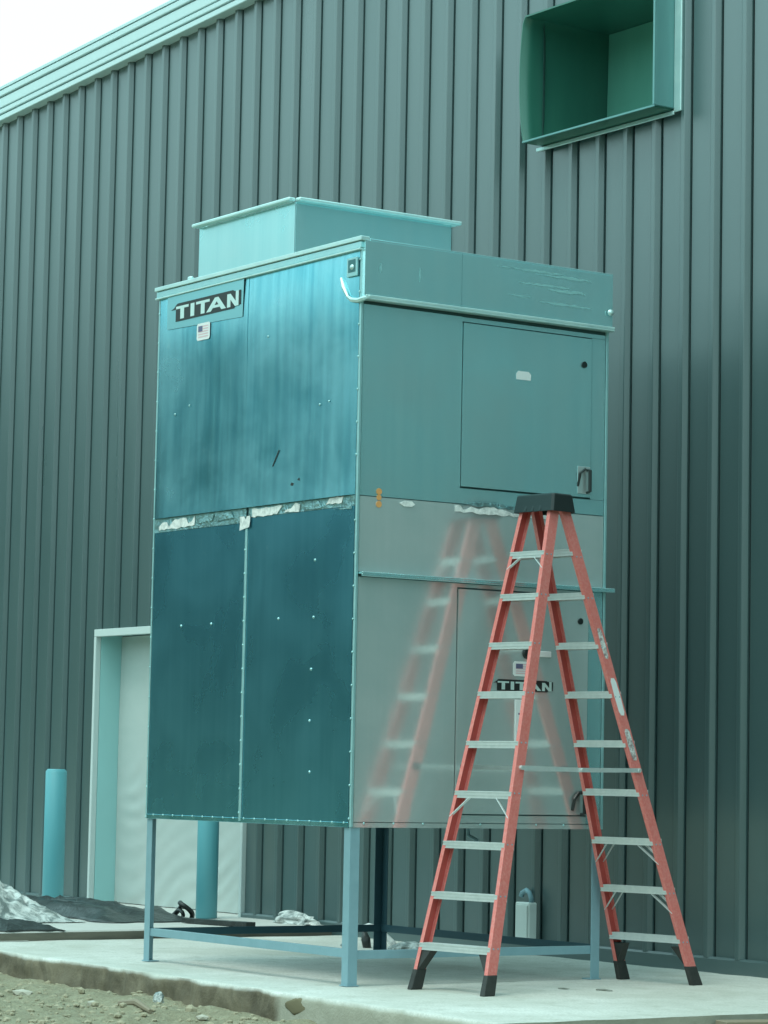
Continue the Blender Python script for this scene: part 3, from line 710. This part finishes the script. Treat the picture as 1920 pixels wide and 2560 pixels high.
box('curb_foot', (CX0-.05, CY0-.055, CZ0-.012), (CX1-.16, CY0-.001, CZ0+.004), BRIGHT, U, .003)
box('curb_foot', (CX0-.06, CY0-.05, CZ0-.004), (CX0-.015, CY0-.02, CZ0+.03), BRIGHT, U, .008)
# stand of angle iron
tk, bw = .006, .066
def angle(x, y, sx_, sy_, z0, z1, m_=None):
    mb = MB(); mb.box((min(x, x+sx_*bw), min(y, y+sy_*tk), z0), (max(x, x+sx_*bw), max(y, y+sy_*tk), z1))
    mb.box((min(x, x+sx_*tk), min(y+sy_*tk, y+sy_*bw), z0), (max(x, x+sx_*tk), max(y+sy_*tk, y+sy_*bw), z1))
    # small foot plate
    cx, cy = x+sx_*bw/2, y+sy_*bw/2
    mb.box((cx-.042, cy-.042, .002), (cx+.042, cy+.042, .009))
    return mb.build('leg', m_ or IRON, U, .001)
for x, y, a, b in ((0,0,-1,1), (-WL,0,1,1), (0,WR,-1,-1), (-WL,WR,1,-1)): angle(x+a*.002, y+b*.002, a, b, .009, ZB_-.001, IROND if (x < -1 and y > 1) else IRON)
zl0, zl1 = .165, .213
def rail_(a, b, m_=None): MB().box(a, b).build('stand_rail', m_ or IRON, U, .001)
rail_((-WL+.010, .010, zl0), (-.010, .016, zl1)); rail_((-WL+.010, .017, zl1-.006), (-.010, .055, zl1))
rail_((-.016, .072, zl0-.008), (-.010, WR-.010, zl1-.008)); rail_((-.055, .072, zl1-.014), (-.017, WR-.010, zl1-.008))
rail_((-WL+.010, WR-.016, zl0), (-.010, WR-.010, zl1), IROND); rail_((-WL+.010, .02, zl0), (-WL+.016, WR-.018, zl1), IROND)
rail_((-WL+.010, .008, ZB_-.05), (-.010, .014, ZB_-.002)) if False else None
mb = MB(); mb.tube([(-1.2, 1.72, ZB_), (-1.19, 1.72, ZB_-.07), (-1.12, 1.74, ZB_-.10)], .012); mb.build('drain_pipe', IRON, U)

# ------------------------------------------------------------------ stepladder
K = [0.44718618, 1.16142612, 0.14644913, 0.59453415, 0.12787667, 1.7619169, 0.5943846, 0.25842608, 0.2906823, -0.02929245, -0.03090259]
def LP(s_, e, z, du=0, dv=0):
    cx, cy, th_, w0, w1, q0, q1, a, b, lx, ly = K
    u = Vector((math.cos(th_), math.sin(th_), 0)); v_ = Vector((-math.sin(th_), math.cos(th_), 0))
    p = Vector((cx+lx*z, cy+ly*z, z))+u*(e*(w0-w1*z)/2+du)+v_*(s_*(q0-q1*z)/2+dv)
    return p
LU = Vector((math.cos(K[2]), math.sin(K[2]), 0)); LV = Vector((-math.sin(K[2]), math.cos(K[2]), 0))
Ld = empty('stepladder', (K[0], K[1], 0)); tag(Ld, 'red fibreglass twin sided stepladder standing open beside the metal cabinet', 'ladder')
HT = 2.80
def sec(s_, e, z, u, n): return LP(s_, e, z, e*0.010+u*(-e), n+.035)
for s_ in (-1, 1):
    for e in (-1, 1):
        # C channel: web outside, flanges turned inward
        prof = [(0,-.038),(.027,-.038),(.027,-.033),(.005,-.032),(.005,.032),(.027,.033),(.027,.038),(0,.038)]
        mb = MB(); zt_ = HT+.045
        mb.prism(prof, [sec(s_, e, .055, u, n) for u, n in prof], [sec(s_, e, zt_, u, n) for u, n in prof])
        rail = mb.build('rail', FRP, Ld, .0012)
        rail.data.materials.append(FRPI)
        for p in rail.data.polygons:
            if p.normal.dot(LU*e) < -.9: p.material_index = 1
        # rubber boot
        mb = MB(); q1_ = [(-.006,-.045),(.032,-.045),(.032,.046),(-.006,.046)]; q2_ = [(-.004,-.042),(.030,-.042),(.030,.042),(-.004,.042)]
        mb.prism(q1_, [sec(s_, e, .001, u, n+.004*s_) for u, n in q1_], [sec(s_, e, .115, u, n) for u, n in q2_])
        link('foot', mb.mesh('foot', .004), RUBBER, rail)
        # black bracket from boot up to the lowest step
        mb = MB(); zs1 = K[7]-.03
        A = [sec(s_, e, .10, .006, -.030), sec(s_, e, .10, .020, -.030), sec(s_, e, zs1, .100, -.030), sec(s_, e, zs1, .006, -.030)]
        Bq = [sec(s_, e, .10, .006, .028), sec(s_, e, .10, .020, .028), sec(s_, e, zs1, .100, .028), sec(s_, e, zs1, .006, .028)]
        mb.prism(A, A, Bq); link('foot_bracket', mb.mesh('foot_bracket'), RUBBER, rail)
        # bolts where the steps are fixed
        mb = MB()
        for i in range(9):
            z_ = K[7]+K[8]*i if i < 8 else 2.535
            for n in (-.018, .018): mb.dome(sec(s_, e, z_, -.0005, n), LU*e, .0055, .003)
        stuff(link('rivets', mb.mesh('rivets'), IRON, rail, True))
        if e == 1 and s_ == 1:
            for za, zb_, sm_, wd in ((1.936, 2.118, STICKW2, .020), (1.60, 1.825, STICKW, .026), (1.335, 1.525, STICKW2, .024)):
                n_ = 10; pts = []
                for i in range(n_):
                    t = 2*math.pi*i/n_; zc = (za+zb_)/2+(zb_-za)/2*math.copysign(abs(math.sin(t))**.45, math.sin(t)); nn = wd*math.copysign(abs(math.cos(t))**.6, math.cos(t))
                    pts.append((zc, nn))
                mb = MB(); mb.prism(pts, [sec(s_, e, z_, -.0003, nn) for z_, nn in pts], [sec(s_, e, z_, -.0018, nn) for z_, nn in pts])
                st = link('sticker', mb.mesh('sticker'), sm_, rail)
steps_z = [K[7]+K[8]*i for i in range(8)]+[2.535]
for s_ in (-1, 1):
    for i, z_ in enumerate(steps_z):
        if s_ == -1: z_ -= .013 if i < 8 else 0
        else: z_ += .012
        if s_ == 1 and i == 8: z_ = 2.56
        mb = MB()
        h = .020
        def Q(e, u, n, dz): 
            p = LP(s_, e, z_, -e*(-.004), n); p.z += dz; return p
        # tread: top plate and two ribbed lips
        for (n0, n1, z0_, z1_) in ((.000,.075,h-.004,h), (-.003,.002,-h,h+.001), (.073,.078,-h,h+.001), (-.006,-.0031,-h,-h+.007), (-.006,-.0031,-.004,.004), (-.006,-.0031,h-.006,h)):
            A = [Q(-1,0,n0,z0_), Q(-1,0,n1,z0_), Q(-1,0,n1,z1_), Q(-1,0,n0,z1_)]; Bq = [Q(1,0,n0,z0_), Q(1,0,n1,z0_), Q(1,0,n1,z1_), Q(1,0,n0,z1_)]
            mb.prism(A, A, Bq)
        for k in range(6):
            n0 = .008+k*.011
            A = [Q(-1,0,n0,h), Q(-1,0,n0+.004,h), Q(-1,0,n0+.004,h+.0018), Q(-1,0,n0,h+.0018)]; Bq = [Q(1,0,n0,h), Q(1,0,n0+.004,h), Q(1,0,n0+.004,h+.0018), Q(1,0,n0,h+.0018)]
            mb.prism(A, A, Bq)
        mb.build('step', ALU, Ld)
        br = (s_ == -1 and i in (3, 8)) or (s_ == 1 and i in (1, 2))
        if br:
            for e in (-1, 1):
                for n in ((.002, .068) if s_ == 1 else (.002,)):
                    dn = .13 if i != 8 else .085
                    p = LP(s_, e, z_, -e*(.115 if i != 8 else .075), n); p.z = z_-h+.002
                    q_ = LP(s_, e, z_-dn, -e*(-.004), n); 
                    MB().bar(p, q_, .016, .004, LU).build('brace', ALU, Ld)
# top cap
pc = LP(-1, 0, 2.90, 0, .035)*.5+LP(1, 0, 2.90, 0, .035)*.5
def CP(u, n, z): p = Vector((pc.x, pc.y, 0))+LU*u+LV*n; p.z = z; return p
mb = MB(); a, b = .152, .082; a2, b2_ = .166, .104
def ring(a_, b_, z_, c=.012): return [CP(u, n, z_) for u, n in ((-a_+c,-b_),(a_-c,-b_),(a_,-b_+c),(a_,b_-c),(a_-c,b_),(-a_+c,b_),(-a_,b_-c),(-a_,-b_+c))]
rg = [ring(a-.01, b-.008, 2.862), ring(a2-.006, b2_-.006, 2.795), ring(a2, b2_, 2.795), ring(a+.004, b+.004, 2.895), ring(a-.004, b-.004, 2.903)]
for r_ in rg: mb.v += [tuple(p) for p in r_]
for k in range(4):
    for i in range(8): mb.f.append((k*8+i, k*8+(i+1) % 8, (k+1)*8+(i+1) % 8, (k+1)*8+i))
mb.f.append(tuple(range(32, 40))); mb.f.append(tuple(range(7, -1, -1)))
cap = mb.build('top_cap', BLACK, Ld, .002)
for u in (-.06, .0, .06):
    q_ = [CP(u-.008, -b-.001, 2.885), CP(u+.008, -b-.001, 2.885), CP(u+.008, -b2_-.002, 2.800), CP(u-.008, -b2_-.002, 2.800)]
    mb = MB(); mb.prism(q_, q_, [p+LV*.012 for p in q_]); link('cap_rib', mb.mesh('cap_rib'), BLACKM, cap)
for e in (-1, 1):   # bracket cheeks under the cap
    mb = MB(); q_ = [LP(-1, e, 2.70, e*.012, .0), LP(-1, e, 2.84, e*.012, -.0), LP(1, e, 2.84, e*.012, .07), LP(1, e, 2.70, e*.012, .07)]
    q_ = [LP(-1, e, 2.80, e*.0135, .03), LP(-1, e, 2.87, e*.0135, .0), LP(1, e, 2.87, e*.0135, .07), LP(1, e, 2.80, e*.0135, .04)]
    mb.prism(q_, q_, [p+LU*e*.004 for p in q_]); mb.build('hinge_plate', BLACKM, Ld)
# spreader bars, each in two links
for e in (-1, 1):
    zsp = 1.278
    A = LP(-1, e, zsp, e*.018, .035); Bq = LP(1, e, zsp, e*.018, .035); Mx = (A+Bq)/2; Mx.z -= .006
    sp_ = MB().bar(A, Mx+(Bq-A).normalized()*.02, .005, .026).build('spreader', ALU, Ld)
    MB().bar(Mx-(Bq-A).normalized()*.02+LU*e*.006, Bq+LU*e*.006, .005, .026).build('spreader', ALU, Ld)
    mb = MB(); mb.cyl(Mx-LU*e*.006, Mx+LU*e*.016, .012, 10); link('spreader_pin', mb.mesh('pin'), ALU, sp_)
    for P_ in (A, Bq):
        mb = MB(); mb.cyl(P_-LU*e*.008, P_+LU*e*.012, .022 if (e < 0) else .013, 10); link('spreader_pin', mb.mesh('pin'), BLACKM if e < 0 else ALU, sp_)

# ------------------------------------------------------------------ bollards
def bollard(x, y, h, r, label, zb=.066):
    b_ = empty('bollard', (x, y, zb)); tag(b_, label, 'bollard', 'blue bollards guarding the doorway')
    mb = MB(); mb.cyl((x, y, zb), (x, y, h), r, 28); mb.build('post', BLUEP, b_, .008, smooth=False)
    for p in b_.children[0].data.polygons: p.use_smooth = abs(p.normal.z) < .3
    mb = MB(); mb.cyl((x, y, h), (x, y, h+.012), r*.93, 28, r*.8); mb.build('cap', BLUEP, b_)
bollard(-8.30, 2.5, 1.215, .092, 'blue bollard standing clear of the doorway on its left, by the plastic sheeting')
bollard(-5.90, 2.6, 1.215, .086, 'blue bollard half hidden under the cabinet, in front of the white sheeting')

# ------------------------------------------------------------------ small things
c_ = empty('wall_outlet_box', (-2.25, WY-.06, .09)); tag(c_, 'small pale electrical box low on the wall under the cabinet', 'electrical box')
box('box_body', (-2.262, WY-.105, .088), (-2.100, WY-.034, .362), mat('pale_grey_plastic', (.78,.80,.77), .5), c_, .008)
box('box_cover', (-2.248, WY-.113, .105), (-2.114, WY-.106, .345), mat('grey_cover', (.72,.75,.72), .5), c_, .003)
mb = MB(); mb.tube([(-2.24,WY-.07,.40),(-2.225,WY-.07,.425),(-2.18,WY-.07,.445),(-2.145,WY-.07,.43),(-2.125,WY-.07,.395),(-2.122,WY-.07,.362)], .018); mb.build('cable_loop', IRON, c_, smooth=True)

hz = empty('flexible_conduit', (-3.1, 2.35, 0)); tag(hz, 'bent pale flexible conduit stub rising from the pad behind the near leg', 'conduit')
mb = MB(); pts = [(-3.22,2.30,.145),(-3.17,2.30,.155),(-3.11,2.32,.145),(-3.06,2.36,.10),(-3.02,2.40,.05),(-2.98,2.42,.0)]
mb.tube(pts, [.016,.02,.021,.021,.022,.022]); mb.build('conduit_sleeve', WHITE, hz, smooth=True)
mb = MB(); mb.tube([(-3.20,2.28,.13),(-3.17,2.28,.06),(-3.15,2.28,.0)], [.012,.034,.030]); mb.build('conduit_core', BTARP, hz, smooth=True)
hc = empty('conduit_wrap', (-2.9, 2.3, 0)); 
# crumpled rag beside it
def crumple(name, cx, cy, cz, rx_, ry_, rz_, m_, label, cat, seed, sub=3, amp=.5, group=None):
    bm = bmesh.new(); bmesh.ops.create_icosphere(bm, subdivisions=sub, radius=1)
    for v_ in bm.verts:
        p = v_.co.copy(); n1 = noise.noise(p*1.7+Vector((seed, 0, 0)))+.5*noise.noise(p*4+Vector((0, seed, 0)))
        v_.co = p*(1+amp*n1)
    for v_ in bm.verts:
        v_.co = Vector((cx+v_.co.x*rx_, cy+v_.co.y*ry_, max(cz, cz+(v_.co.z*.9+.35)*rz_)))
    me = bpy.data.meshes.new(name); bm.to_mesh(me); bm.free()
    o = link(name, me, m_); return tag(o, label, cat, group)
bpy.data.objects.remove(hc)
crumple('crumpled_wrap', -2.72, 2.35, 0, .19, .10, .045, PLAST, 'crumpled white wrap on the pad right of the bent conduit stub', 'wrap', 4)
crumple('crumpled_wrap', -5.00, 2.86, .066, .26, .09, .075, PLAST, 'mound of white sheeting against the wall base behind the stand', 'wrap', 9)
crumple('crumpled_wrap', -3.35, 2.25, 0, .06, .05, .03, PLAST, 'tiny white scrap on the pad left of the bent conduit stub', 'wrap', 14)

# black strip / gasket roll by the second bollard
mb = MB(); pts = []
for i in range(26):
    t = i/25*math.pi*1.25; pts.append((-5.76+.14*math.cos(math.pi-t)*(.9), 2.28+.05*math.sin(t*2), .085+.115*max(0, math.sin(t*.8))))
mb.tube(pts, .020, 8)
mb.tube([(-5.76+.06*math.cos(t/9*6.28), 2.27, .105+.035*math.sin(t/9*6.28)) for t in range(10)], .016, 8)
o = mb.build('black_hose', BTARP, smooth=True); tag(o, 'short coil of black hose at the foot of the half hidden bollard', 'hose')
# dark plank lying along the wall behind the stand
o = MB().bar((-5.30,2.06,.088), (-4.62,2.22,.088), .10, .035).build('dark_board', BTARP); tag(o, 'short dark board lying across the edge of the raised walk', 'board')

# white plastic sheeting heap on the left with black sheeting trailing from it
def drape(name, x0, x1, y0, y1, nx_, ny_, fz, m_, label, cat, zb=.068):
    mb = MB()
    for j in range(ny_+1):
        for i in range(nx_+1):
            u, v_ = i/nx_, j/ny_; dx, dy, z_ = fz(u, v_)
            mb.v.append((x0+(x1-x0)*u+dx, y0+(y1-y0)*v_+dy, zb+max(0.0, z_)))
    for j in range(ny_):
        for i in range(nx_): a = j*(nx_+1)+i; mb.f.append((a, a+1, a+nx_+2, a+nx_+1))
    o = mb.build(name, m_, smooth=True)
    md = o.modifiers.new('thickness', 'SOLIDIFY'); md.thickness = .003; md.offset = -1
    return tag(o, label, cat)
def ridged(x, y, s): return 1-abs(noise.noise(Vector((x, y, s))))*2
def heap(u, v_):
    ed = min(1, 5*min(u, 1-u, v_, 1-v_))
    env = (math.sin(math.pi*min(1, max(0, v_)))**.7)*(1-u)**.55*min(1, u*8+.2)
    h = .50*env*(.50+.50*ridged(u*3+v_*1.2, v_*2.2, 1))+.11*ridged(u*6+v_*3, v_*5, 4)*ed*env+.05*ridged(u*13+v_*5, v_*12, 6)*ed
    return (.10*noise.noise(Vector((u*3, v_*3, 8)))*ed-.10*v_*(1-u)+.10*noise.noise(Vector((0, v_*6, 2)))*(1-ed), .08*noise.noise(Vector((u*4, v_*4, 12))), h*min(1, ed*1.6))
drape('plastic_sheeting', -7.8, -5.50, .20, 1.30, 70, 50, heap, PLAST, 'crumpled heap of white plastic sheeting on the walk at the far left', 'plastic sheeting', .075)
def bl(u, v_):
    ed = min(1, 6*min(u, 1-u, v_, 1-v_))
    return (.10*noise.noise(Vector((v_*5, u*2, 3))), .10*noise.noise(Vector((u*6, v_*2, 5)))-.0*u, ed*(.055+.07*ridged(u*4, v_*5, 7)*(1-u*.6)))
drape('black_sheeting', -7.9, -5.4, 1.45, 2.35, 60, 24, bl, BTARP, 'rumpled black sheeting trailing right from behind the white plastic heap', 'plastic sheeting', .070)
def bl2(u, v_):
    ed = min(1, 6*min(u, 1-u, v_, 1-v_))
    return (.05*noise.noise(Vector((v_*5, u*2, 3))), .06*noise.noise(Vector((u*6, v_*2, 5))), ed*(.03+.035*ridged(u*4, v_*4, 2)))
drape('black_sheeting', -5.35, -4.56, -.25, .62, 30, 20, bl2, BTARP, 'patch of black sheeting poking out under the front of the white heap', 'plastic sheeting', .070)

# rubble in the dirt, one stuff object, and some distinct pieces
rnd = random.Random(11)
def rock_verts(c, r, sx_, sy_, sz_, rot):
    out_ = []
    for p in iv2:
        q_ = p*(1+.35*noise.noise(p*1.3+Vector(c)*7)); x = q_.x*sx_*r; y = q_.y*sy_*r
        out_.append((c[0]+x*math.cos(rot)-y*math.sin(rot), c[1]+x*math.sin(rot)+y*math.cos(rot), c[2]+q_.z*sz_*r))
    return out_
bmi = bmesh.new(); bmesh.ops.create_icosphere(bmi, subdivisions=1, radius=1); iv2 = [v_.co.copy() for v_ in bmi.verts]; if2 = [[v_.index for v_ in f.verts] for f in bmi.faces]; bmi.free()
mb = MB()
for k in range(2600):
    x = rnd.uniform(-5, 3.0); y = rnd.uniform(-3.2, -.52-.045*(x+1.8))
    r = rnd.choice([.006,.008,.010,.012,.016,.024]); mb.add(rock_verts((x, y, gz(x, y)+r*.2), r, 1, rnd.uniform(.6,1.3), rnd.uniform(.4,.8), rnd.uniform(0,3)), if2)
stuff(mb.build('rubble', ROCK)); o = bpy.data.objects['rubble']; o['label'] = 'small stones scattered in the dirt before the pad'; o['category'] = 'stones'
def stone(x, y, r, sx_, sz_, m_, label, cat='stone', name='stone'):
    mb = MB(); mb.add(rock_verts((x, y, gz(x, y)+r*sz_*.4+.01), r, sx_, .7, sz_, rnd.uniform(0,3)), if2); o = mb.build(name, m_); return tag(o, label, cat)
PSTONE = mat('pale_stone', (.44,.41,.34), .9)
stone(-2.06, -1.02, .05, 1.6, .5, PSTONE, 'flat pale stone in the dirt near the left edge of the picture')
stone(-.98, -1.12, .035, 1.2, .7, PSTONE, 'pale stone lying in the dirt at the bottom left')
stone(.02, -.98, .030, 1.5, .6, PSTONE, 'pale pebble in the dirt below the stained block of the pad')
stone(-1.60, -.86, .030, 1.3, .8, ROCK, 'grey stone tucked against the foot of the pad edge')
stone(-.30, -.86, .045, .9, .9, ROCK, 'rounded brown stone at the foot of the pad below the cabinet leg')
o = crumple('paper_scrap', -.86, -.75, gz(-.86,-.75)+.02, .045, .03, .05, PLAST, 'small crumpled white scrap in the dirt in front of the pad', 'scrap', 21, 2)
mb = MB(); mb.tube([(-.66,-1.12,gz(-.66,-1.12)+.03),(-.40,-1.16,gz(-.40,-1.16)+.025),(-.14,-1.22,gz(-.14,-1.22)+.015)], [.016,.02,.012], 7); o = mb.build('stick', WOOD); tag(o, 'weathered stick lying in the dirt at the bottom of the picture', 'stick')
# soil stain lump on the pad face
STAIN = mat('wet_soil', (.17,.145,.085), .9)
mb = MB()
bmi = bmesh.new(); bmesh.ops.create_icosphere(bmi, subdivisions=3, radius=1)
pts_ = [v_.co.copy() for v_ in bmi.verts]; fcs = [[v_.index for v_ in f.verts] for f in bmi.faces]; bmi.free()
mb.add([(.42+p.x*.115*(1+.5*noise.noise(p*1.6)), front(.42)-.010+p.y*.008, -.062+p.z*.042*(1+.5*noise.noise(p*1.6+Vector((3,0,0))))) for p in pts_], fcs)
o = mb.build('mud_clod', STAIN, smooth=True); tag(o, 'brown mud clod stuck on the front face of the pad below the near leg', 'mud')
# board lying at the right hand end of the pad
o = MB().bar((2.45,.70,-.045), (2.78,1.9,-.045), .14, .05).build('edge_board', WOOD, bevel=.003); tag(o, 'short weathered board beside the right end of the pad', 'board')
# pad marks: damp spots, slightly sunken
DAMP = mat('damp_concrete', (.20,.21,.18), .6)
for (x, y, r_, lab) in ((.57,1.137,.03,'small dark chip on the pad between the ladder feet'), (.753,1.287,.045,'flat dark chip on the pad right of the other one between the ladder feet')):
    mb = MB(); mb.add(rock_verts((x, y, .004), r_, 1.6, .6, .16, .2), if2); o = mb.build('debris_chip', DAMP); tag(o, lab, 'debris')
